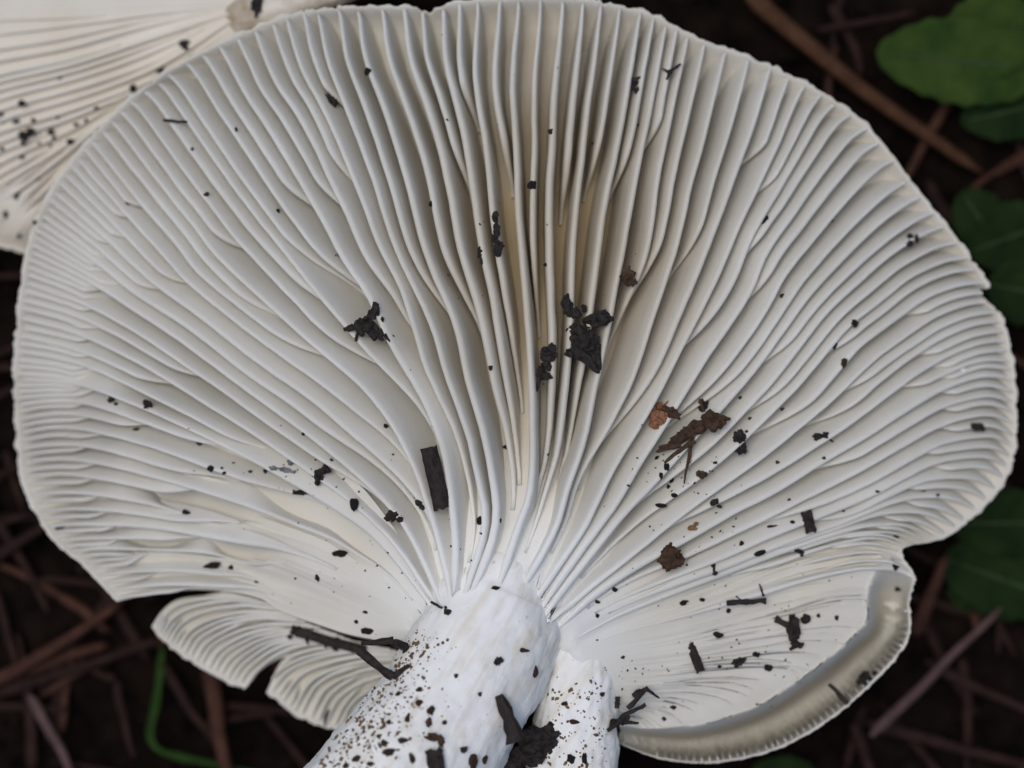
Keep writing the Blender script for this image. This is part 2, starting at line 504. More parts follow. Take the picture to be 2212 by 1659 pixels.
# ---- main cap: key gill lines (margin -> stem) on the layout grid, heights stem -> margin
MAINKEYS = True; EXT = 0
def kk(p, z, d, lean, lip=(60, 0, 0), w=7.0):
    return dict(p=p, z=z, d=d * (1.3 if MAINKEYS else 1.15), lean=lean * .88, lip=lip, w=w, ext=(95 if d > 70 else 60) if MAINKEYS else EXT, inner=min(1.0, max(0.22, (d - 20) / 38.0)) if MAINKEYS else 1.0)
MAIN = [
 kk([(252,1300),(300,1295),(372,1287),(460,1290),(548,1303),(600,1328),(680,1352),(760,1375),(890,1395)], [60,5,-40,-80,-115], 20, 0.4, w=4),
 kk([(178,1222),(260,1215),(380,1215),(500,1225),(640,1255),(770,1310),(900,1370)], [75,20,-25,-70,-130], 26, 0.4, w=4),
 kk([(108,1160),(200,1155),(340,1160),(480,1180),(650,1215),(780,1275),(908,1350)], [85,30,-15,-70,-150], 30, 0.45, w=4.5),
 kk([(45,1040),(150,1035),(270,1055),(400,1085),(540,1125),(700,1180),(820,1250),(915,1335)], [95,40,0,-40,-140], 38, 0.5, (165,50,0), w=4.5),
 kk([(31,900),(120,888),(200,895),(330,935),(480,995),(650,1075),(800,1170),(922,1315)], [105,55,25,-10,-130], 54, 0.55, (178,75,0), w=4.5),
 kk([(29,770),(150,790),(260,832),(420,910),(560,990),(720,1090),(830,1180),(930,1300)], [115,65,35,-10,-150], 70, 0.58, (160,36,0), w=5),
 kk([(45,600),(180,650),(310,722),(440,812),(570,905),(700,1000),(805,1090),(880,1180),(938,1290)], [125,80,45,-15,-165], 88, 0.6, w=5.5),
 kk([(85,455),(200,540),(300,625),(420,705),(540,800),(660,885),(780,985),(870,1090),(915,1180),(950,1276)], [135,90,55,-10,-155], 98, 0.6, w=6),
 kk([(183,309),(246,387),(316,471),(373,536),(422,596),(527,685),(650,780),(738,848),(810,930),(865,1015),(905,1095),(935,1175),(960,1262)], [145,105,75,5,-135], 104, 0.58, w=6.5),
 kk([(340,165),(369,190),(422,267),(492,369),(549,446),(619,536),(668,600),(738,687),(795,755),(850,815),(890,870),(920,935),(940,1000),(952,1070),(962,1150),(972,1252)], [155,120,95,30,-110], 106, 0.52, w=7),
 kk([(562,52),(570,81),(605,169),(650,239),(691,316),(723,387),(761,468),(789,536),(839,624),(860,694),(888,782),(920,850),(955,935),(975,1010),(988,1080),(996,1150),(995,1200),(986,1252)], [162,128,108,50,-80], 106, 0.44, w=7.5),
 kk([(705,16),(712,40),(726,123),(761,218),(800,323),(828,404),(853,492),(888,583),(934,677),(955,733),(972,803),(997,874),(1021,944),(1036,1011),(1048,1070),(1054,1115),(1046,1170),(1020,1248)], [168,132,115,60,-60], 106, 0.34, w=8),
 kk([(890,10),(893,50),(903,130),(935,220),(965,320),(985,420),(1005,536),(1035,640),(1055,740),(1068,840),(1085,940),(1098,1030),(1100,1090),(1085,1165),(1050,1245)], [172,134,118,66,-50], 106, 0.22, w=8),
 kk([(1057,-4),(1055,40),(1048,123),(1050,193),(1064,299),(1076,440),(1088,536),(1102,641),(1113,747),(1123,852),(1130,940),(1136,1028),(1132,1081),(1114,1130),(1075,1238)], [172,134,118,68,-45], 106, 0.1, w=7.5),
 kk([(1238,-6),(1236,30),(1229,105),(1218,211),(1211,316),(1204,422),(1201,536),(1203,641),(1204,747),(1201,835),(1194,916),(1187,975),(1170,1035),(1150,1105),(1110,1230)], [172,134,118,66,-45], 106, 0, w=7),
 kk([(1400,26),(1394,60),(1380,140),(1360,250),(1338,360),(1318,450),(1305,536),(1290,640),(1275,747),(1262,835),(1250,920),(1236,990),(1212,1060),(1190,1130),(1145,1225)], [170,132,116,62,-55], 104, -0.12, w=7),
 kk([(1506,79),(1497,123),(1480,197),(1462,281),(1440,380),(1428,460),(1415,536),(1380,659),(1359,747),(1338,817),(1317,870),(1289,951),(1254,1028),(1232,1116),(1211,1164),(1172,1225)], [166,128,112,56,-65], 102, -0.26, w=7),
 kk([(1690,150),(1675,195),(1640,300),(1600,400),(1560,500),(1510,620),(1460,730),(1415,830),(1365,920),(1310,1010),(1275,1090),(1252,1145),(1185,1245)], [160,120,100,46,-85], 98, -0.38, w=6.5),
 kk([(1860,258),(1817,290),(1755,376),(1701,457),(1649,536),(1610,630),(1557,712),(1522,765),(1480,835),(1429,923),(1380,1000),(1335,1080),(1289,1146),(1200,1268)], [152,112,85,35,-105], 92, -0.46, w=6.5),
 kk([(2010,440),(1965,462),(1900,510),(1830,575),(1760,650),(1700,730),(1640,810),(1570,890),(1500,965),(1430,1040),(1345,1125),(1290,1190),(1207,1295)], [144,100,68,20,-120], 86, -0.52, w=6),
 kk([(2128,600),(2070,605),(1997,632),(1926,684),(1856,737),(1803,796),(1750,855),(1680,920),(1610,985),(1540,1040),(1459,1105),(1359,1190),(1289,1250),(1214,1318)], [134,90,55,5,-130], 78, -0.56, w=6),
 kk([(2178,725),(2110,735),(2040,765),(1960,815),(1880,875),(1800,935),(1700,1000),(1590,1065),(1480,1135),(1370,1215),(1290,1270),(1220,1330)], [126,80,45,0,-140], 68, -0.58, w=5.5),
 kk([(2197,860),(2130,845),(2040,870),(1960,915),(1870,970),(1780,1020),(1680,1080),(1580,1130),(1480,1185),(1380,1235),(1300,1285),(1226,1345)], [118,70,38,-5,-150], 56, -0.58, w=5.5),
 kk([(2180,1025),(2130,1000),(2032,1008),(1950,1045),(1856,1092),(1680,1160),(1575,1207),(1434,1267),(1330,1310),(1236,1360)], [108,58,28,-20,-150], 42, -0.55, w=5),
 kk([(2060,1152),(1990,1120),(1900,1120),(1800,1150),(1700,1185),(1580,1232),(1434,1288),(1335,1328),(1244,1375)], [100,50,20,-20,-120], 28, -0.5, w=4.5),
 kk([(1952,1186),(1900,1168),(1840,1170),(1750,1195),(1610,1248),(1434,1308),(1335,1345),(1250,1388)], [95,45,15,-10,-60], 20, -0.45, w=4.5),
 kk([(1977,1246),(1930,1225),(1860,1220),(1760,1240),(1620,1285),(1450,1335),(1345,1365),(1256,1400)], [90,45,15,0,-40], 16, -0.4, (40,10,0), w=4),
 kk([(1966,1300),(1920,1290),(1850,1285),(1750,1300),(1620,1330),(1460,1370),(1350,1390),(1262,1412)], [88,42,12,0,-40], 14, -0.08, (58,120,.7), w=4),
 kk([(1963,1380),(1910,1362),(1840,1345),(1740,1350),(1620,1370),(1470,1400),(1350,1415),(1268,1425)], [85,40,10,0,-40], 14, -0.08, (60,220,.84), w=4),
 kk([(1900,1462),(1850,1430),(1780,1410),(1690,1405),(1590,1415),(1460,1430),(1350,1440),(1274,1440)], [82,38,8,0,-40], 14, -0.08, (66,260,.88), w=4),
 kk([(1800,1550),(1760,1500),(1700,1465),(1620,1452),(1530,1455),(1430,1465),(1345,1465),(1280,1460)], [80,36,8,0,-40], 14, -0.08, (68,270,.88), w=4),
 kk([(1680,1618),(1650,1560),(1600,1510),(1530,1490),(1460,1488),(1390,1490),(1330,1488),(1286,1480)], [78,36,8,0,-40], 14, -0.08, (64,255,.88), w=4),
 kk([(1545,1648),(1530,1600),(1500,1560),(1460,1532),(1410,1520),(1360,1515),(1320,1508),(1290,1500)], [76,36,10,0,-40], 14, -0.08, (54,210,.88), w=4),
 kk([(1430,1640),(1425,1610),(1410,1580),(1385,1560),(1360,1548),(1330,1535),(1310,1528),(1292,1520)], [74,36,12,0,-40], 14, -0.4, (42,150,.88), w=4),
 kk([(1335,1606),(1338,1590),(1335,1575),(1330,1565),(1322,1556),(1312,1550),(1302,1544),(1293,1540)], [72,38,20,0,-40], 12, -0.4, (22,45,.7), w=4),
]
COUNTS = [5,5,7,9,9,9,9,8,7,6,4,4,4,4,4,4,4,5,5,5,6,6,7,6,6,3,3,5,7,8,9,9,7,4]
SMIN = [30,30,28,26,23,22,22,22,22,23,25,27,28,28,28,28,27,25,23,22,22,22,23,25,28,32,38,38,38,38,38,38,34,28,22]

mush = empty('mushroom', P(1106, 900, -GROUND))
mush.location = (0, 0, 0)
main = Sheet(MAIN)
STEM_RINGS = [(1118,1195,10,40),(1104,1245,46,104),(1086,1290,52,136),(1058,1365,58,150),(1022,1445,72,156),(975,1530,92,162),(915,1625,112,174),(845,1725,134,190),(792,1802,148,186),(765,1840,154,120),(755,1855,156,40)]
main.stem = resample(STEM_RINGS, 141)[0]
main.streak = lambda u: 3.6 * (max(0.0, 1 - u / 5.0) + min(1.0, max(0.0, (u - 21) / 4.0)))
main.notches = [(12.2, 0.22, 0.009), (20.35, 0.22, 0.02), (25.0, .3, .0)]
main.rimamp = 0.005
main.dents = [(430, 1100, 95, 17, 0.14, -36), (512, 1200, 62, 13, 0.02, -32), (640, 1110, 80, 40, .35, -18), (700, 1250, 80, 30, .2, 10), (770, 1180, 60, 26, .5, -14), (590, 1255, 70, 18, .15, -10), (330, 1180, 60, 14, 0, -12),
              (1650, 1320, 130, 40, -.3, -14), (1500, 1240, 120, 24, -.4, 8), (1800, 1270, 90, 40, -.2, 10), (1560, 1390, 130, 50, -.15, 6),
              (300, 980, 80, 60, 0, 10), (1860, 1100, 120, 18, -.3, -10)]
def under_main(E, f, u, zmax):
    cx, cy = 1130, 800
    r = math.hypot((E[0] - cx) / 1060, (E[1] - cy) / 800)
    z = -478 + 330 * min(r, 1.15) ** 2.2
    return min(z, zmax) if f < 0.999 else zmax
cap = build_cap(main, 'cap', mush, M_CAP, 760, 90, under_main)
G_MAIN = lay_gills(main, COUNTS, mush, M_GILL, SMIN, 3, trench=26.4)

# ---- lower lobe of the cap, folded beneath
MAINKEYS = False
LOBE = [
 kk([(328,1352),(350,1318),(385,1294),(450,1290),(540,1290)], [-110,-120,-135,-150,-165], 9, .3, w=4),
 kk([(350,1384),(375,1340),(420,1314),(500,1300),(590,1308)], [-110,-120,-135,-150,-170], 30, .25, w=4.2),
 kk([(400,1422),(425,1375),(480,1345),(560,1332),(650,1340)], [-110,-120,-135,-150,-175], 34, .25, w=4.2),
 kk([(455,1454),(480,1410),(540,1375),(620,1360),(720,1368)], [-110,-120,-135,-155,-180], 34, .25, w=4.2),
 kk([(522,1488),(545,1447),(600,1405),(680,1388),(790,1395)], [-105,-118,-135,-155,-185], 34, .25, w=4.2),
 kk([(577,1498),(615,1449),(677,1421),(747,1408),(850,1405)], [-100,-115,-135,-155,-185], 34, .25, w=4.2),
 kk([(640,1548),(675,1478),(745,1442),(820,1428),(900,1430)], [-95,-110,-130,-155,-190], 36, .25, w=4.2),
 kk([(712,1574),(740,1512),(796,1475),(850,1462),(920,1460)], [-90,-105,-130,-155,-190], 36, .25, w=4.2),
 kk([(780,1582),(805,1535),(845,1505),(890,1492),(940,1490)], [-90,-105,-130,-155,-190], 36, .25, w=4.2),
 kk([(850,1590),(870,1560),(900,1540),(930,1525),(960,1520)], [-90,-105,-130,-155,-190], 34, .25, w=4.2),
]
lobe_s = Sheet(LOBE)
lobe_s.notches = [(4.52, 0.42, 0.30)]
lobe_s.rimamp = 0.012
def under_lobe(E, f, u, zmax): return min(zmax, -300 + 90 * f)
lobe = build_cap(lobe_s, 'cap_lobe', mush, M_CAP, 220, 40, under_lobe)
lobe['label'] = 'drooping lower lobe of the cap with a deep notch'
G_LOBE = lay_gills(lobe_s, [4,5,4,5,3,5,4,5,4], lobe, M_GILL, [13]*10, 5, 30)

# ---- stems (lofted, uneven tubes)
def loft(name, rings, mat, parent, seg=120, amp=0.05, seed=0.0, sub=14, squash=1.0):
    """rings: (x, y, z, r) on the layout grid"""
    C, _ = resample([(a, b, c, r) for a, b, c, r in rings], (len(rings) - 1) * sub + 1)
    n = len(C); V = []; F = []
    for i in range(n):
        a = C[max(i - 1, 0)][:3]; b = C[min(i + 1, n - 1)][:3]
        T = Vector(b - a).normalized()
        X = T.cross(Vector((0, 0, 1))).normalized(); Y = X.cross(T).normalized()
        for s in range(seg):
            th = 2 * math.pi * s / seg
            r = C[i][3]
            d = X * math.cos(th) + Y * math.sin(th) * squash
            q = Vector(C[i][:3]) + d * r
            nz = noise.noise(q * 0.006 + Vector((seed, 0, 0))) * 1.2 + 0.5 * noise.noise(q * 0.02 + Vector((0, seed, 0))) + 0.25 * noise.noise(q * 0.06) + 0.12 * noise.noise(q * 0.15)
            # lengthwise fibres
            nz += 0.30 * noise.noise(Vector((math.cos(th) * 5, math.sin(th) * 5, i * 0.06 + seed)))
            V.append(np.array(q + d * (r * amp * nz)))
    for i in range(n - 1):
        for s in range(seg):
            a = i * seg + s; b = i * seg + (s + 1) % seg
            F.append((a, b, b + seg, a + seg))
    F.append(tuple(range(seg - 1, -1, -1))); F.append(tuple(range((n - 1) * seg, n * seg)))
    return mesh_obj(name, PA(np.array(V)), F, mat, parent)

stem = loft('stem', STEM_RINGS,
            M_STEM, mush, amp=0.07, seed=3.1, squash=.9)
stem2 = loft('stem', [(1205,1270,30,24),(1222,1330,16,48),(1242,1395,10,66),(1254,1455,8,80),(1246,1515,8,90),(1238,1580,10,96),(1235,1650,18,100),(1228,1740,26,100),(1220,1800,28,60),(1216,1820,28,20)],
             M_STEM, mush, amp=0.12, seed=8.7, squash=.85)
stem2['label'] = 'smaller second stem joined beside the main one'

# ---- the other mushroom, lower and behind
EXT = 75
OTHER = [
 kk([(-250,-110),(-100,-80),(100,-55),(300,-40),(480,-20)], [-190,-200,-215,-235,-290], 2, .2, w=3),
 kk([(-260,40),(-100,35),(100,22),(300,12),(480,5)], [-190,-200,-215,-235,-290], 4, .2, w=3),
 kk([(-250,205),(-120,172),(0,140),(140,112),(316,62),(484,22)], [-190,-200,-215,-235,-290], 16, .3, w=4.4),
 kk([(-220,290),(-100,240),(0,197),(176,151),(352,90),(490,38)], [-190,-200,-215,-235,-290], 16, .3, w=4.4),
 kk([(-150,370),(0,299),(140,253),(316,183),(410,125),(500,52)], [-190,-202,-220,-240,-290], 18, .3, w=4.4),
 kk([(-80,460),(0,404),(140,316),(264,228),(420,130),(520,62)], [-190,-205,-225,-245,-290], 19, .3, w=4.4),
 kk([(-35,518),(30,455),(120,375),(210,290),(370,180),(545,70)], [-190,-208,-230,-255,-290], 19, .3, w=4.4),
 kk([(35,543),(80,475),(150,400),(240,315),(390,205),(560,82)], [-190,-212,-240,-265,-300], 18, .3, w=4.4),
 kk([(110,556),(150,480),(210,410),(290,330),(420,225),(575,95)], [-190,-216,-250,-285,-320], 16, .3, w=4.4),
]
mush2 = empty('mushroom')
oth = Sheet(OTHER); oth.rimamp = .006
def under_oth(E, f, u, zmax):
    r = math.hypot((E[0] - 180) / 480, (E[1] - 150) / 430)
    return min(zmax, -478 + 150 * min(r, 1.1) ** 2.2) if f < 0.999 else zmax
cap2 = build_cap(oth, 'cap', mush2, M_GILL2, 160, 40, under_oth)
G_OTH = lay_gills(oth, [0,4,6,9,9,9,9,8], mush2, M_GILL2, [14]*9, 11, 26)
stem_b = loft('stem', [(430,52,-300,20),(490,38,-262,50),(556,20,-226,62),(620,-8,-205,66),(690,-40,-195,68),(770,-80,-185,70),(860,-130,-180,60),(880,-145,-180,20)], M_STEM2, mush2, amp=.08, seed=5.5)

tag(mush, 'large white upturned mushroom showing broad gills and thick dirt-speckled stem', 'mushroom')
tag(mush2, 'pinkish cream mushroom with fine crowded gills partly hidden behind the white one', 'mushroom')

# ------------------------------------------------------------------ finding the surface under a bit of debris
bpy.context.view_layer.update()
def bvh_of(objs):
    V, F = [], []
    for o in objs:
        b = len(V)
        V += [v.co.copy() for v in o.data.vertices]
        F += [tuple(b + i for i in p.vertices) for p in o.data.polygons]
    return BVHTree.FromPolygons(V, F)
TREE = bvh_of([cap, lobe, stem, stem2, cap2, stem_b] + G_MAIN + G_LOBE + G_OTH)
def surface(dx, dy):
    d = (P(dx, dy, 0) - CAM).normalized()
    h, n, i, dist = TREE.ray_cast(CAM, d)
    if h is None: return None, None
    if n.z < 0: n = -n
    return h, n

# ------------------------------------------------------------------ debris
def lump_bm(bm, c, r, rng, sub=2, rough=0.38, axis=None):
    """one knobbly grain: centre c, radii r (3), metres/1 units"""
    g = bmesh.ops.create_icosphere(bm, subdivisions=sub, radius=1.0)
    o = Vector((rng.random() * 90, rng.random() * 90, rng.random() * 90))
    rot = Matrix.Rotation(axis if axis is not None else rng.random() * 6.28, 4, 'Z')
    for v in g['verts']:
        p = v.co.copy()
        f = 1 + rough * (noise.noise(p * 1.3 + o) + 0.55 * noise.noise(p * 3.1 + o) + 0.3 * noise.noise(p * 6.5 + o))
        p *= f
        v.co = Vector(c) + rot @ Vector((p.x * r[0], p.y * r[1], p.z * r[2]))

def rod_bm(bm, a, b, w0, w1, rng, seg=6, n=7, rag=0.25):
    """ragged stick from a to b"""
    a = Vector(a); b = Vector(b); T = (b - a); L = T.length; T.normalize()
    up = Vector((0, 0, 1)) if abs(T.z) < 0.9 else Vector((1, 0, 0))
    X = T.cross(up).normalized(); Y = X.cross(T)
    o = rng.random() * 90
    rings = []
    for i in range(n):
        f = i / (n - 1)
        w = (w0 * (1 - f) + w1 * f) * 0.5
        c = a.lerp(b, f) + X * (L * 0.03 * noise.noise(Vector((f * 3, o, 0)))) + Y * (L * 0.03 * noise.noise(Vector((f * 3, o, 9))))
        ring = []
        for s in range(seg):
            th = 6.2832 * s / seg
            q = w * (1 + rag * noise.noise(Vector((f * 6, th * 1.3, o))))
            ring.append(bm.verts.new(c + X * (math.cos(th) * q) + Y * (math.sin(th) * q * 0.7)))
        rings.append(ring)
    for i in range(n - 1):
        for s in range(seg):
            bm.faces.new((rings[i][s], rings[i][(s + 1) % seg], rings[i + 1][(s + 1) % seg], rings[i + 1][s]))
    bm.faces.new(rings[0][::-1]); bm.faces.new(rings[-1])

def finish(bm, name, mat, parent=None, smooth=False):
    bmesh.ops.recalc_face_normals(bm, faces=bm.faces)
    me = bpy.data.meshes.new(name); bm.to_mesh(me); bm.free()
    me.materials.append(mat)
    if smooth: me.polygons.foreach_set('use_smooth', [True] * len(me.polygons))
    return link(bpy.data.objects.new(name, me), parent)

def lift(x, y, up=0.0):
    h, n = surface(x, y)
    if h is None: return P(x, y, -GROUND + 10)
    return h + Vector((0, 0, up * K))

def clump(name, mat, lumps, rods=(), label=None, cat='debris', seed=1, group=None, up=0.5, plane=None):
    """lumps: (x, y, w, h, angle) and rods: (x0, y0, x1, y1, w0, w1) on the layout grid, each laid on the surface under it"""
    rng = random.Random(seed); bm = bmesh.new()
    zs = []
    for (x, y, *_r) in lumps: zs.append(lift(x, y).z)
    for (x0, y0, x1, y1, *_r) in rods: zs += [lift(x0, y0).z, lift(x1, y1).z]
    ztop = max(zs); 
    def pt(x, y, r):
        p = lift(x, y)
        z = max(p.z, ztop - 12 * K) if plane is None else p.z
        zl = z / K - GROUND + r * up
        return P(x, y, zl)
    for (x, y, w, h, a) in lumps:
        w *= .82; h *= .82
        lump_bm(bm, pt(x, y, min(w, h) * .5), (w * .5 * K, h * .5 * K, max(min(w, h) * .42, 3.5) * K), rng, 3 if max(w, h) > 24 else 2, 0.7, -math.radians(a))
        for _k in range(int(max(w, h) // 5)):
            th = rng.random() * 6.283; ca, sa = math.cos(math.radians(a)), math.sin(math.radians(a))
            ex = math.cos(th) * w * .5 * rng.uniform(.5, 1.08); ey = math.sin(th) * h * .5 * rng.uniform(.5, 1.08)
            gs = rng.uniform(.10, .22) * min(w, h) + 1.5
            c0 = pt(x, y, min(w, h) * .5)
            lump_bm(bm, c0 + Vector(((ex * ca - ey * sa) * K, -(ex * sa + ey * ca) * K, rng.uniform(-.1, .3) * min(w, h) * K)), (gs * K * rng.uniform(.6, 1.3), gs * K * .8, gs * K * .7), rng, 1, .5)
    for (x0, y0, x1, y1, w0, w1) in rods:
        rod_bm(bm, pt(x0, y0, w0), pt(x1, y1, w1), w0 * 1.1 * K, w1 * 1.25 * K, rng, rag=.5)
    o = finish(bm, name, mat, None, False)
    # origin at the piece itself
    c = sum((v.co for v in o.data.vertices), Vector()) / len(o.data.vertices)
    o.data.transform(Matrix.Translation(-c)); o.location = c
    tag(o, label, cat, group)
    return o

def brick_bit(name, mat, x, y, w, l, ang, th, label, cat):
    """chipped slab of bark lying on the gills; ang clockwise from vertical"""
    rng = random.Random(int(x * 7 + y)); bm = bmesh.new()
    n = 12; m = 7
    a = math.radians(ang)
    top, bot = [], []
    ends = [lift(x + math.sin(-a) * l * s * .4, y - math.cos(a) * l * s * .4).z for s in (-1, 0, 1)]
    z0 = max(ends) / K - GROUND
    for layer in (1, 0):
        g = []
        for i in range(n):
            r = []
            for j in range(m):
                s = (i / (n - 1) - .5) * l; q = (j / (m - 1) - .5) * w
                q *= 1 + 0.16 * noise.noise(Vector((i * .55, x, 1))) + 0.10 * noise.noise(Vector((i * 1.4, x + (j > 3) * 7, 5)))
                s += (0.34 * w * noise.noise(Vector((j * 1.3, y + i, 2)))) * (1 if i in (0, n - 1) else 0)
                px = x + q * math.cos(a) + s * math.sin(-a) * -1 * -1
                py = y + q * math.sin(a) + s * math.cos(a)
                zz = z0 - 6 + layer * th * (1 - 0.35 * (2 * j / (m - 1) - 1) ** 2) + 3.5 * noise.noise(Vector((i * .5, j * 1.9, x)))
                r.append(bm.verts.new(P(px, py, zz)))
            g.append(r)
        (top if layer else bot).extend(g)
    for i in range(n - 1):
        for j in range(m - 1):
            bm.faces.new((top[i][j], top[i][j + 1], top[i + 1][j + 1], top[i + 1][j]))
            bm.faces.new((bot[i][j], bot[i + 1][j], bot[i + 1][j + 1], bot[i][j + 1]))
        bm.faces.new((top[i][0], top[i + 1][0], bot[i + 1][0], bot[i][0]))
        bm.faces.new((top[i][-1], bot[i][-1], bot[i + 1][-1], top[i + 1][-1]))
    for j in range(m - 1):
        bm.faces.new((top[0][j], bot[0][j], bot[0][j + 1], top[0][j + 1]))
        bm.faces.new((top[-1][j], top[-1][j + 1], bot[-1][j + 1], bot[-1][j]))
    o = finish(bm, name, mat)
    c = sum((v.co for v in o.data.vertices), Vector()) / len(o.data.vertices)
    o.data.transform(Matrix.Translation(-c)); o.location = c
    return tag(o, label, cat)

# larger, individual pieces
clump('soil_clump', M_BLACK, [(790,705,60,46,30),(812,722,44,30,30),(812,672,16,34,15),(800,680,18,30,20),(757,708,30,14,-25),(826,690,8,14,0)],
      [(805,690,810,652,14,7),(775,705,742,712,12,7),(775,712,768,738,9,4),(820,715,852,727,14,3),(830,722,842,738,8,3)],
      'black spiky soil clump with thin arms on the white gills', 'soil clump', 1)
clump('soil_clump', M_BLACK, [(1225,660,24,56,-10),(1240,676,40,24,20),(1290,690,58,36,-10),(1262,665,16,20,0),(1262,735,66,60,20),(1272,768,44,40,30),(1228,762,26,24,0),(1250,712,50,30,0)],
      [(1240,745,1294,806,40,6),(1300,690,1326,688,24,8),(1285,745,1296,800,24,5)],
      'largest black soil clump, star shaped, bridging deep central gills', 'soil clump', 2)
clump('soil_clump', M_BLACK, [(1184,765,40,34,0),(1192,752,24,22,0),(1180,790,26,28,0),(1178,812,34,20,0),(1166,806,14,34,10)],
      [(1166,812,1159,846,10,4)], 'small black soil clump with tail beside the star shaped one', 'soil clump', 3)
clump('soil_crumb', M_BLACK, [(1070,470,16,30,5),(1072,500,18,42,0),(1076,535,22,46,8),(1068,515,14,20,0)], [],
      'tall narrow black crumb wedged between two central gills', 'soil crumb', 4)
clump('soil_crumb', M_BLACK, [(1036,545,15,30,0),(1040,562,12,24,-10)], [], 'short narrow black crumb beside the tall wedged one', 'soil crumb', 5)
clump('plant_debris', M_BROWN, [(1545,910,56,44,20),(1500,925,70,34,-20),(1470,945,60,26,-30),(1455,895,40,20,15),(1440,965,44,14,-25)],
      [(1500,930,1478,1045,9,3),(1550,905,1578,905,14,5),(1500,950,1435,1000,12,5),(1460,890,1430,880,18,9),(1520,890,1512,862,8,3),(1470,960,1420,975,14,6)],
      'tangle of brown plant scraps with a dangling thread on the gills', 'plant debris', 6)
clump('soil_crumb', M_BLACK, [(1519,878,26,34,10),(1514,868,14,16,0)], [], 'black crumb standing against the brown plant tangle', 'soil crumb', 7)
clump('brown_bud', M_BUD, [(1422,905,44,46,0),(1427,880,22,26,0)], [(1432,880,1444,866,8,3)], 'round orange brown bud beside the brown plant tangle', 'bud', 8)
clump('soil_crumb', M_BLACK, [(1598,945,28,36,0),(1600,968,32,30,0),(1612,932,8,8,0)], [], 'black kidney shaped crumb right beside the brown plant tangle', 'soil crumb', 9)
brick_bit('bark_bit', M_BARK, 941, 1033, 38, 138, -13, 22, 'long dark rectangular bark bit lying along the gills', 'bark bit')
brick_bit('bark_bit', M_BARK, 1747, 1127, 24, 46, -14, 12, 'short upright dark bark bit on the faint right-hand gills', 'bark bit')
brick_bit('bark_bit', M_BARK, 1502, 1421, 20, 66, -22, 12, 'slim dark bark bit on the smooth lower bowl of the cap', 'bark bit')
brick_bit('bark_bit', M_BARK, 940, 1642, 38, 46, -8, 14, 'square black bark bit on the white stem', 'bark bit')
clump('seed', M_BARK, [(715,217,26,42,-18)], [], 'smooth black oval seed on upper gills', 'seed', 10)
clump('soil_crumb', M_BLACK, [(1368,180,24,30,10),(1376,196,16,18,0)], [(1370,172,1384,166,8,3)], 'black crumb resting on two gill edges near the cap margin', 'soil crumb', 11)
clump('twig_bit', M_BARK, [(1446,156,18,12,0)], [(1446,156,1471,138,8,4),(1446,156,1430,148,6,3),(1446,156,1440,172,8,4)], 'tiny three armed twig bit near the cap margin', 'twig bit', 12)
clump('twig_bit', M_BARK, [], [(353,260,404,264,6,5)], 'single thin straight twig bit lying across fine gills', 'twig bit', 13)
clump('brown_flake', M_BROWN, [(1358,600,34,32,-30),(1368,610,22,18,-30)], [(1350,590,1338,598,5,3),(1356,590,1360,574,9,4)], 'reddish brown flake with a hooked tip on the gills', 'flake', 14)
clump('soil_crumb', M_BLACK, [(1966,510,20,14,0),(1980,516,14,22,0),(1966,526,18,18,0)], [], 'ring shaped dark crumb near the outer edge of the cap', 'soil crumb', 15)
clump('soil_crumb', M_BLACK, [(2112,922,34,20,5),(2122,926,16,14,0)], [], 'black crumb near the rounded outer margin beside a fine fleck', 'soil crumb', 16)
clump('soil_crumb', M_BLACK, [(1768,944,28,18,0),(1784,940,16,18,0)], [(1785,944,1800,954,6,3)], 'black crumb with a short tail on outer gills', 'soil crumb', 17)
clump('brown_lump', M_BROWN, [(1448,1208,58,50,0),(1440,1192,28,28,0),(1462,1214,30,34,0)], [(1446,1190,1449,1172,10,5)], 'coarse round brown lump on the lower gills', 'lump', 18)
clump('soil_clump', M_BARK, [(1715,1365,34,56,0),(1740,1337,24,28,20),(1712,1340,20,30,0),(1722,1392,34,18,0)], [(1712,1355,1674,1338,14,10),(1690,1346,1676,1332,10,8),(1718,1395,1706,1404,10,6)],
      'forked dark clump on the smooth lower bowl of the cap', 'soil clump', 19)
clump('moss_scrap', M_BLACK, [(1605,1300,40,12,0)], [(1570,1303,1655,1297,11,8),(1600,1298,1590,1288,6,3),(1640,1296,1655,1304,9,4),(1650,1288,1640,1262,6,3)], 'flat fibrous dark scrap spread across faint gills', 'plant scrap', 20)
clump('soil_crumb', M_BLACK, [(690,1025,22,36,20),(704,1016,24,18,-30)], [(700,1010,718,992,10,6),(690,1030,684,1046,14,10)], 'black hooked crumb on smooth left flank of the cap', 'soil crumb', 21)
clump('soil_crumb', M_BLACK, [(648,1064,36,13,3)], [], 'flat black crumb below the hooked one', 'soil crumb', 22)
clump('grey_fluff', M_GREY, [(590,1012,22,12,0),(612,1016,34,14,10),(632,1020,20,10,0),(628,998,16,20,0)], [], 'grey dusty smear of fluff on the smooth left flank', 'fluff', 23, None, .1)
clump('soil_crumb', M_BARK, [(573,1018,12,20,10)], [], 'dark crumb at the end of the grey fluff', 'soil crumb', 24)
clump('soil_crumb', M_BARK, [(318,875,24,28,0),(314,868,12,14,0)], [], 'three cornered dark crumb on the pale left bulge', 'soil crumb', 25)
clump('soil_crumb', M_BARK, [(241,862,18,20,0),(250,873,12,10,0)], [], 'small crumb next to the three cornered one', 'soil crumb', 26)
clump('soil_crumb', M_BARK, [(846,1115,32,26,0),(864,1122,18,14,0)], [], 'plump brown black crumb below the long bark bit', 'soil crumb', 27)
clump('soil_crumb', M_BLACK, [(905,1086,20,14,20),(912,1096,16,12,40)], [], 'angular black crumb touching the long bark bit', 'soil crumb', 28)
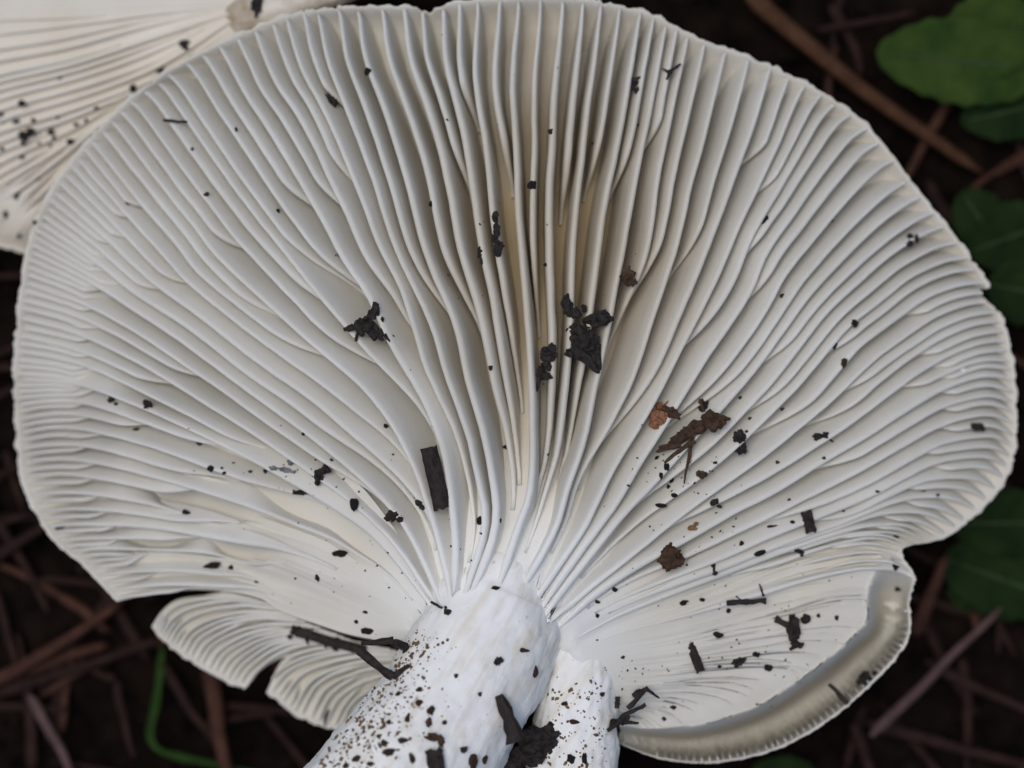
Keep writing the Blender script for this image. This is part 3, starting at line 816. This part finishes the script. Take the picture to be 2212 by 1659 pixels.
clump('decayed_twig', M_BLACK, [(640,1362,30,26,10),(676,1350,18,26,0),(690,1376,60,20,10),(730,1388,50,24,12),(760,1398,36,22,15),(626,1376,12,16,0),(725,1400,24,14,0)],
      [(640,1365,790,1405,22,18),(660,1375,665,1392,8,4),(700,1385,704,1400,8,4)], 'thick crumbling black twig lying below the smooth left flank', 'twig', 29)
clump('twig_bit', M_BARK, [], [(775,1404,850,1462,18,16),(848,1462,884,1438,14,8)], 'dark bent stick leaning against the stem', 'twig', 30)
clump('leaf_scrap', M_BARK, [(862,1392,50,22,15),(878,1402,24,24,0)], [(780,1390,850,1385,10,14)], 'dark shrivelled leaf scrap tucked beside the stem', 'leaf scrap', 31)
clump('soil_clump', M_BLACK, [(1150,1610,92,90,0),(1180,1600,52,60,0),(1110,1640,60,60,0),(1100,1660,70,60,0),(1200,1586,24,20,0)], [], 'dark earth lump packed between the two stems', 'soil clump', 32, None, .2)
clump('twig_bit', M_BARK, [], [(1078,1502,1118,1600,16,34)], 'pointed brown splinter rising from the earth lump onto the stem', 'splinter', 33)
clump('plant_debris', M_BLACK, [(1345,1555,44,18,-30),(1325,1562,30,20,0),(1380,1498,36,20,-30)], [(1340,1550,1395,1522,11,6),(1355,1530,1400,1485,12,7),(1395,1487,1424,1508,9,3),(1333,1530,1334,1505,10,10),(1345,1560,1380,1562,10,4),(1312,1578,1345,1555,8,10)],
      'tangle of dark thin rootlets beside the smaller stem', 'plant debris', 34)
clump('soil_crumb', M_BLACK, [(1868,1468,44,30,-35),(1890,1455,20,14,-35)], [], 'black crumb lodged inside the shaded curled rim', 'soil crumb', 35)
clump('twig_bit', M_BLACK, [], [(1790,1478,1832,1520,7,10)], 'thin black twig bit crossing the shaded curled rim', 'twig bit', 36)
clump('soil_crumb', M_BLACK, [(1077,1428,22,20,0)], [], 'round black crumb alone on the clean part of the stem', 'soil crumb', 37)
clump('soil_crumb', M_BLACK, [(706,1550,14,40,20)], [], 'black crumb at the edge of the notched lobe', 'soil crumb', 38)
clump('soil_crumb', M_BLACK, [(966,1322,18,16,0),(962,1312,8,8,0)], [(930,1300,956,1313,5,4)], 'dark crumb with a hair thin stalk where gills meet stem', 'soil crumb', 39)
clump('brown_crumb', M_BROWN, [(936,1592,40,18,10),(926,1560,16,24,10),(952,1600,14,30,0)], [], 'brown curved crumb above the square bark bit on the stem', 'crumb', 40)
clump('soil_crumb', M_BARK, [(1543,1085,28,16,-25),(1554,1094,12,10,0)], [], 'dark slanted crumb between brown tangle and coarse lump', 'soil crumb', 41)
clump('brown_crumb', M_BROWN, [(1515,1025,28,20,0)], [], 'rounded brown crumb below the brown tangle', 'crumb', 42)
clump('tan_scrap', M_TAN, [(1497,1141,26,16,0),(1504,1132,12,12,0)], [], 'yellowish scrap above the coarse brown lump', 'scrap', 43)
clump('bone_shaped_crumb', M_BARK, [(1541,1222,12,12,0),(1544,1238,12,12,0),(1542,1230,7,20,0)], [], 'tiny bone shaped dark crumb near the coarse brown lump', 'crumb', 44)
clump('soil_crumb', M_BARK, [(1597,1428,38,20,-30)], [], 'long dark oval crumb beside the slim bark bit', 'soil crumb', 45)
clump('white_fleck', M_WHITE, [(2080,798,16,10,40)], [], 'bright white fleck on the fine outer gills', 'fleck', 46)
clump('soil_crumb', M_BARK, [(1725,1190,28,12,15),(1732,1200,10,10,0)], [], 'flat brown black crumb below the short bark bit', 'soil crumb', 47)
clump('soil_clump', M_BLACK, [(52,292,30,26,0),(66,284,24,22,0),(50,310,12,14,0)], [], 'largest black clump on the pinkish mushroom', 'soil clump', 48)
clump('soil_crumb', M_BLACK, [(110,286,18,16,0),(116,299,12,10,0)], [], 'black crumb next to the largest clump on the pinkish mushroom', 'soil crumb', 49)
clump('soil_crumb', M_BLACK, [(398,94,28,20,0),(402,104,14,12,0)], [], 'black crumb high on the pinkish mushroom close to its stem', 'soil crumb', 50)
clump('soil_crumb', M_BLACK, [(555,10,26,50,10)], [], 'dark soil streak stuck on the brown stained stem', 'soil crumb', 51)

# small specks that only their place tells apart
rs = random.Random(21)
def specks(lst, mat, label, group, cat='speck', name='soil_speck'):
    protos = []
    for k in range(6):
        bm = bmesh.new(); r = random.Random(k + len(lst) * 3)
        lump_bm(bm, (0, 0, 0), (.5, .5, .36), r, 2, .5)
        if k % 2: lump_bm(bm, (.32, .2, 0), (.3, .24, .24), r, 1, .4)
        bmesh.ops.recalc_face_normals(bm, faces=bm.faces)
        me = bpy.data.meshes.new(name); bm.to_mesh(me); bm.free(); me.materials.append(mat); protos.append(me)
    for e in lst:
        x, y, w = e[:3]; h = e[3] if len(e) > 3 else w * rs.uniform(.7, 1.1)
        p, n = surface(x, y)
        if p is None: continue
        o = bpy.data.objects.new(name, rs.choice(protos)); col.objects.link(o)
        q = min(w, h)
        o.location = p + n * (q * .12 * K)
        o.scale = (w * K * 1.1, h * K * 1.1, q * K)
        o.rotation_euler = (rs.uniform(-.2, .2), rs.uniform(-.2, .2), rs.uniform(-.3, .3))
        if 'white mushroom' in label:
            if y > 1380 and x < 1150: w_ = 'stuck on the main white stem'
            elif y > 1480 and 1150 <= x < 1320: w_ = 'stuck on the smaller second stem'
            elif x > 1320 and y > 1170: w_ = 'on the smooth lower bowl with the bark slivers'
            elif 1380 < x < 1640 and y > 850: w_ = 'around the brown plant tangle'
            elif x < 900 and y > 850: w_ = 'on the smooth flank around the hooked crumb'
            elif y < 620: w_ = 'on the long gills toward the broad cap margin'
            else: w_ = 'on the gills between margin and stem'
            tag(o, label.replace('stuck to the white mushroom', w_), cat, group)
        else: tag(o, label, cat, group)

specks([(795,155,14,16),(1150,400,17),(600,457,8,11),(932,440,8,13),(732,553,8,16),(1650,478,18,24),(1797,478,10),(1845,698,15),(1803,747,10,17),
        (1037,1125,15,18),(765,1090,19,25),(735,1196,28,14),(458,1225,34,16),(500,1226,11),(513,1283,32,14),(403,1108,17,13),(130,1140,20,16),(686,1248,10,13),(555,1256,11,8),
        (275,440,12,8),(833,921,10),(656,937,9),(1427,1092,24,9),(1440,1010,12,18),(1452,1040,9,14),(1428,1028,8,14),(1456,1070,14,9),(1445,1052,8,10),
        (1328,1273,11),(1290,1330,8),(1640,1195,26,11),(1670,1137,26,6),(1712,1129,9),(1935,1160,13),(1933,1224,14),(1940,1270,12),(1550,1372,22,13),(1632,1413,16),(1660,1441,18),(1554,1440,9),
        (1475,1302,15,11),(1516,1296,12,8),(1992,1060,14,8),(1573,1319,10),(1070,1271,17,8),(796,1362,30,14),(790,1322,11,6),(770,1343,8),(1454,1528,12,8),(1434,1553,10),(1233,1640,16,18),(1262,1640,10,26),
        (1120,1578,10),(1190,1565,14),(455,1013,12,13),(484,1022,8),(479,1012,6),(510,282,6,14),(415,323,6,9),(1545,1000,8),(1588,935,6),(1602,1175,9,14),
        (1180,572,9),(1420,990,8,10),(2025,1070,8),(1822,1105,6),(1895,1062,10,6)],
       M_BLACK, 'tiny black soil speck stuck to the white mushroom', 'black specks on the white mushroom')
specks([(1190,285,10,11),(445,421,12,10),(1823,785,11,20),(1690,640,11),(1060,795,8,10),(1092,966,12,10),(1290,1300,10),(1780,990,8),(1680,1000,8),(1807,1335,9),(1768,1330,8),(430,960,12,9),(293,929,13,8),(975,1180,5),
        (540,1020,8),(1282,310,7),(1705,1080,8),(1380,270,7),(1600,860,8),(1620,905,8),(1690,885,8),(1345,1420,8),(1080,1125,6,8),(1130,1405,20,9),(985,1460,8),(1155,1450,10,26),
        (1036,1500,8),(905,1520,14,12),(930,1535,14,20),(880,1555,10,20),(960,1560,10),(870,1600,18,12),(840,1625,22,14),(830,1605,12),(890,1640,10,24),(1000,1620,16,12),(1020,1650,18,34),(1045,1640,12,20),(905,1490,12,10),
        (860,1500,10),(1240,1560,18,10),(1300,1500,10),(1220,1520,14,8),(770,1640,16),(800,1650,14),(748,1655,12),(840,1560,9),(820,1590,12,8)],
       M_BROWN, 'tiny brown crumb speck stuck to the white mushroom', 'brown specks on the white mushroom', name='brown_speck')
specks([(345,150,26,13),(287,190,14,17),(130,168,10,16),(48,222,20,13),(4,250,12,30),(37,264,18,11),(72,260,10),(165,270,10),(208,233,10),(124,252,10),(152,305,17,11),(50,341,13,9),(85,387,12,10),
        (110,315,11),(37,425,16,18),(14,463,12,18),(75,480,9),(42,510,11,9),(5,322,9),(85,310,7),(186,260,8),(20,402,10,7)],
       M_BLACK, 'tiny black soil speck stuck to the pinkish mushroom', 'black specks on the pinkish mushroom')

# fine dirt dusting the stem (uncountable)
def dust(name, label, mat, n_max, seed, pick, sizes):
    rng = random.Random(seed); bm = bmesh.new(); n = 0; tries = 0
    while n < n_max and tries < 6 * n_max:
        tries += 1
        x, y = pick(rng)
        p, nn = surface(x, y)
        if p is None or p.z < (GROUND - 150) * K: continue
        s = rng.choice(sizes) * K * .5
        lump_bm(bm, p + nn * s * .2, (s * rng.uniform(.8, 2), s, s * .6), rng, 1, .45)
        n += 1
    o = finish(bm, name, mat)
    tag(o, label, 'soil dust', kind='stuff')
def on_stem(rng):
    f = rng.random() ** .8
    ex = 886 - 205 * f ** 1.15; ey = 1370 + 290 * f             # along the dirty flank of the stem
    if rng.random() < .2: return rng.uniform(1180, 1310), rng.uniform(1470, 1659)
    return ex + abs(rng.gauss(0, 38 + 50 * f)), ey + rng.uniform(-25, 25)
def on_cap(rng):
    c = rng.choice([(1480, 1020, 55, 55), (1480, 1020, 55, 55), (1620, 1300, 160, 90), (1600, 1400, 140, 60), (620, 1040, 140, 60), (850, 1190, 90, 90), (1350, 1480, 60, 50), (1130, 560, 130, 260), (1500, 1120, 120, 80)])
    return rng.gauss(c[0], c[2]), rng.gauss(c[1], c[3])
dust('soil_dust', 'brown soil dust smeared along the flank of the main stem', M_DUST, 620, 77, on_stem, [2, 2.5, 3, 3, 4, 5, 6, 8])
dust('soil_dust', 'fine dark dust sprinkled over the gills around the larger crumbs', M_BARK, 230, 78, on_cap, [2, 2.5, 3, 3, 4, 5])

# ------------------------------------------------------------------ litter on the forest floor
def needle(x0, y0, x1, y1, w, z0, z1, mi, label, group, bend=0.0, seed=0):
    rng = random.Random(seed); n = 14; seg = 7
    V, F = [], []
    a = np.array([x0, y0, z0], float); b = np.array([x1, y1, z1], float)
    T = b - a; L = np.linalg.norm(T[:2]); side = np.array([-T[1], T[0], 0]) / max(L, 1)
    T /= np.linalg.norm(T)
    o = rng.random() * 60
    for i in range(n):
        f = i / (n - 1)
        c = a + (b - a) * f + side * (bend * L * 4 * f * (1 - f) + 5 * noise.noise(Vector((f * 3, o, 0))))
        ww = w * .5 * (1 - 0.45 * f) * (0.35 if i in (0, n - 1) else 1)
        for s in range(seg):
            th = 6.2832 * s / seg
            zf = math.sin(th)
            q = c + side * (math.cos(th) * ww) + np.array([0, 0, 1]) * (zf * ww * (0.75 if zf > 0 else .45))
            # shallow groove along the top of the needle
            if s in (1, 2): q = q - np.array([0, 0, 1]) * ww * .12
            V.append(q)
    for i in range(n - 1):
        for s in range(seg):
            p = i * seg + s; r = i * seg + (s + 1) % seg
            F.append((p, p + seg, r + seg, r))
    F.append(tuple(range(seg))); F.append(tuple(range(n * seg - 1, (n - 1) * seg - 1, -1)))
    ob = mesh_obj('pine_needle', PA(np.array(V)), F, M_NEEDLE[mi])
    c = sum((v.co for v in ob.data.vertices), Vector()) / len(ob.data.vertices)
    ob.data.transform(Matrix.Translation(-c)); ob.location = c
    return tag(ob, label, 'pine needle', group)

GN = 'fallen pine needles on the soil'
named = [
 (-60,1496,270,1296,34,-440,-425,0,'red brown needle running up toward the corner of the torn lower lobe',.02),
 (-60,1515,350,1378,32,-462,-440,1,'dark brown needle pointing at the tip of the notched lobe',.01),
 (66,1500,172,1720,26,-430,-440,3,'pinkish grey needle lying alone on the black soil',-.02),
 (450,1430,500,1740,42,-425,-440,0,'wide red brown needle emerging from under the notched lobe',.0),
 (350,1432,486,1630,26,-450,-455,1,'slender dark needle leaning on the wide red brown one',.02),
 (250,1470,292,1640,22,-456,-458,1,'faint dark needle beside the bent green grass blade',.02),
 (-60,1232,130,1118,32,-440,-425,1,'brown needle sliding under the left margin of the cap',.0),
 (-14,1270,50,1490,26,-448,-450,1,'dim needle crossing beneath two brown ones',-.02),
 (1600,-30,2120,372,46,-420,-440,2,'long broad orange brown needle beside the green leaf',.02),
 (1765,64,1975,24,20,-440,-432,1,'thin needle crossing above the orange brown one',.02),
 (1880,1590,2165,1312,26,-430,-425,3,'pinkish grey needle crossing near the curled rim',.0),
 (1870,1560,2290,1668,32,-445,-450,1,'brown needle running under the pinkish grey one',.01),
 (1995,1425,2290,1560,28,-452,-450,1,'dark needle lying beside the curled rim',.02),
 (1975,1372,2046,1200,40,-440,-440,0,'wide short red brown needle beside the torn margin',.0),
 (1840,1560,1900,1720,30,-455,-455,1,'dark needle sloping away from the curled rim',.0),
]
for i, (a, b, c, d, w, z0, z1, mi, lab, bd) in enumerate(named):
    needle(a, b, c, d, w, z0, z1, mi, lab, GN, bd, i)
rn = random.Random(99)
cnt = 0
while cnt < 75:
    zone = rn.choice(['ll', 'll', 'ur', 'r', 'lr', 'lr', 'b'])
    x, y = {'ll': (rn.uniform(-60, 700), rn.uniform(1150, 1720)), 'ur': (rn.uniform(1450, 2260), rn.uniform(-60, 480)),
            'r': (rn.uniform(2080, 2290), rn.uniform(300, 1300)), 'lr': (rn.uniform(1650, 2290), rn.uniform(1180, 1720)),
            'b': (rn.uniform(-60, 60), rn.uniform(500, 1200))}[zone]
    a = rn.random() * 6.283; L = rn.uniform(130, 420)
    z = rn.uniform(-478, -455)
    needle(x - math.cos(a) * L / 2, y - math.sin(a) * L / 2, x + math.cos(a) * L / 2, y + math.sin(a) * L / 2, rn.uniform(18, 32), z, z + rn.uniform(-8, 8), rn.choice([1, 1, 1, 0]),
           {'ll': 'dim pine needle in the shaded litter around the notched lobe', 'ur': 'dim pine needle in the litter around the orange brown needle',
            'r': 'dim pine needle lying among the green leaves', 'lr': 'dim pine needle in the litter beside the curled rim',
            'b': 'dim pine needle in the dark gap under the far left cap margin'}[zone].replace('far left ', ''), 'dim pine needles in the litter', rn.uniform(-.06, .06), 200 + cnt)
    cnt += 1

# loose crumbs of soil (uncountable)
def litter():
    rng = random.Random(5); bm = bmesh.new()
    for i in range(700):
        x = rng.uniform(-100, 2310); y = rng.uniform(-100, 1760)
        if ((x - 1120) / 980) ** 2 + ((y - 780) / 760) ** 2 < 1: continue
        s = rng.uniform(8, 34) * K * .5
        lump_bm(bm, P(x, y, -GROUND - 5 + rng.uniform(0, 16)), (s * rng.uniform(.7, 1.6), s, s * .7), rng, 2, .5)
    o = finish(bm, 'soil_crumbs', M_SOIL)
    tag(o, 'loose black soil crumbs covering the forest floor', 'soil', kind='stuff')
litter()

def leaf(x, y, L, W, ang, z, mat, label, group=None, tilt=0.0, cup=.12, stalk=90, lobes=0.0):
    """ovate leaf: base at (x,y), growing along ang (degrees, clockwise from right on the grid)"""
    root = empty('green_leaf', P(x, y, z))
    a = math.radians(ang); ca, sa = math.cos(a), math.sin(a)
    n, m = 44, 15
    def pt(s, q, dz=0.0):
        hw = W * .5 * (math.sin(math.pi * min(s, 1) ** .85) ** .52 if 0 < s < 1 else 0.0)
        hw *= 1 + .10 * noise.noise(Vector((s * 5, x, 3 + (q > 0)))) + .035 * math.sin(s * 46 + x)
        lx = s * L; ly = q * hw
        zz = z + tilt * lx + cup * (abs(q) ** 1.6) * hw + 10 * math.sin(s * 3.0) + 5 * noise.noise(Vector((lx * .012, ly * .012, x))) \
            - 3.0 * abs(math.sin((s * 9 - abs(q) * 1.6) * math.pi)) ** 6 * (1 - abs(q))
        return np.array([x + lx * ca - ly * sa, y + lx * sa + ly * ca, zz + dz])
    V, F = [], []
    for lay in (0, -4):
        for i in range(n):
            for j in range(m): V.append(pt(i / (n - 1), 2 * j / (m - 1) - 1, lay))
    o = n * m
    for i in range(n - 1):
        for j in range(m - 1):
            p = i * m + j
            F.append((p, p + 1, p + m + 1, p + m)); F.append((o + p, o + p + m, o + p + m + 1, o + p + 1))
        F.append((i * m, i * m + m, o + i * m + m, o + i * m)); F.append((i * m + m - 1, o + i * m + m - 1, o + i * m + 2 * m - 1, i * m + 2 * m - 1))
    inv = root.location
    bl = mesh_obj('blade', PA(np.array(V)) - np.array(inv), F, mat, root)
    V, F = [], []
    seg = 6; k = 20
    for i in range(k):
        s = -stalk / L + (0.95 + stalk / L) * i / (k - 1)
        c = pt(max(s, 0.0), 0, 1.0); 
        if s < 0: c = np.array([x + s * L * ca, y + s * L * sa, z + s * L * 0.15])
        r = 6.5 * (1 - .75 * i / (k - 1))
        for g in range(seg):
            th = 6.2832 * g / seg
            V.append(c + np.array([-sa, ca, 0]) * r * math.cos(th) + np.array([0, 0, 1]) * r * math.sin(th) * .8)
    for i in range(k - 1):
        for g in range(seg):
            p = i * seg + g; r = i * seg + (g + 1) % seg
            F.append((p, r, r + seg, p + seg))
    F.append(tuple(range(seg - 1, -1, -1))); F.append(tuple(range((k - 1) * seg, k * seg)))
    mesh_obj('midrib', PA(np.array(V)) - np.array(inv), F, M_RIB, root)
    return tag(root, label, 'leaf', group)

GL = 'green leaves on the forest floor'
leaf(2250, 150, 360, 190, 186, -400, M_LEAF, 'large bright green leaf beside the long orange brown needle', GL, .0, .14)
leaf(2240, 60, 210, 190, 172, -410, M_LEAF, 'bright green rounded leaf overlapping the largest leaf', GL, .0, .16)
leaf(2300, 215, 230, 130, 168, -432, M_LEAFD, 'dark green leaf tucked under the largest leaf', GL)
leaf(2150, 520, 130, 120, 235, -430, M_LEAFD, 'small dark leaf close to the cap margin above the torn nick', GL)
leaf(2270, 480, 190, 150, 160, -425, M_LEAFD, 'dark rounded leaf behind the small leaf at the margin', GL)
leaf(2280, 640, 150, 150, 190, -420, M_LEAFD, 'dark green leaf beside the torn nick in the margin', GL)
leaf(2300, 1130, 250, 150, 180, -436, M_LEAFD, 'dark green leaf under the rounded flank of the cap', GL)
leaf(2270, 1290, 250, 170, 200, -442, M_LEAFD, 'broad dark green leaf beside the torn margin', GL)
leaf(2150, 1180, 160, 120, 120, -448, M_LEAFD, 'half hidden dark leaf near the wide short needle', GL)
leaf(1770, 1690, 150, 90, 190, -445, M_LEAFD, 'small green leaf peeping out below the curled rim', GL)

def grass():
    root = empty('grass_blade', P(335, 1440, -430))
    pts = [(350,1400,-462),(346,1450,-448),(336,1520,-440),(324,1585,-440),(340,1618,-440),(392,1636,-446),(470,1652,-456),(560,1672,-472)]
    C, _ = resample(pts, 60); V, F = [], []
    n = len(C); m = 5
    for i in range(n):
        T = C[min(i + 1, n - 1)] - C[max(i - 1, 0)]; side = np.array([-T[1], T[0], 0]); side /= np.linalg.norm(side) + 1e-9
        w = (9 + 4 * noise.noise(Vector((i * .15, 4, 0)))) * min(1, .6 + i / 20) * (1 - .6 * (i / n) ** 2)
        for lay in (0, -3):
            for j in range(m):
                q = 2 * j / (m - 1) - 1
                V.append(C[i] + side * q * w + np.array([0, 0, 5 * abs(q) + lay]))
    k = 2 * m
    for i in range(n - 1):
        for j in range(m - 1):
            a = i * k + j
            F.append((a, a + 1, a + k + 1, a + k)); F.append((a + m, a + m + k, a + m + k + 1, a + m + 1))
        a = i * k
        F.append((a, a + k, a + k + m, a + m)); F.append((a + m - 1, a + 2 * m - 1, a + k + 2 * m - 1, a + k + m - 1))
    mesh_obj('blade', PA(np.array(V)) - np.array(root.location), F, M_GRASS, root)
    tag(root, 'bent bright green grass blade below the notched lobe', 'grass blade')
grass()
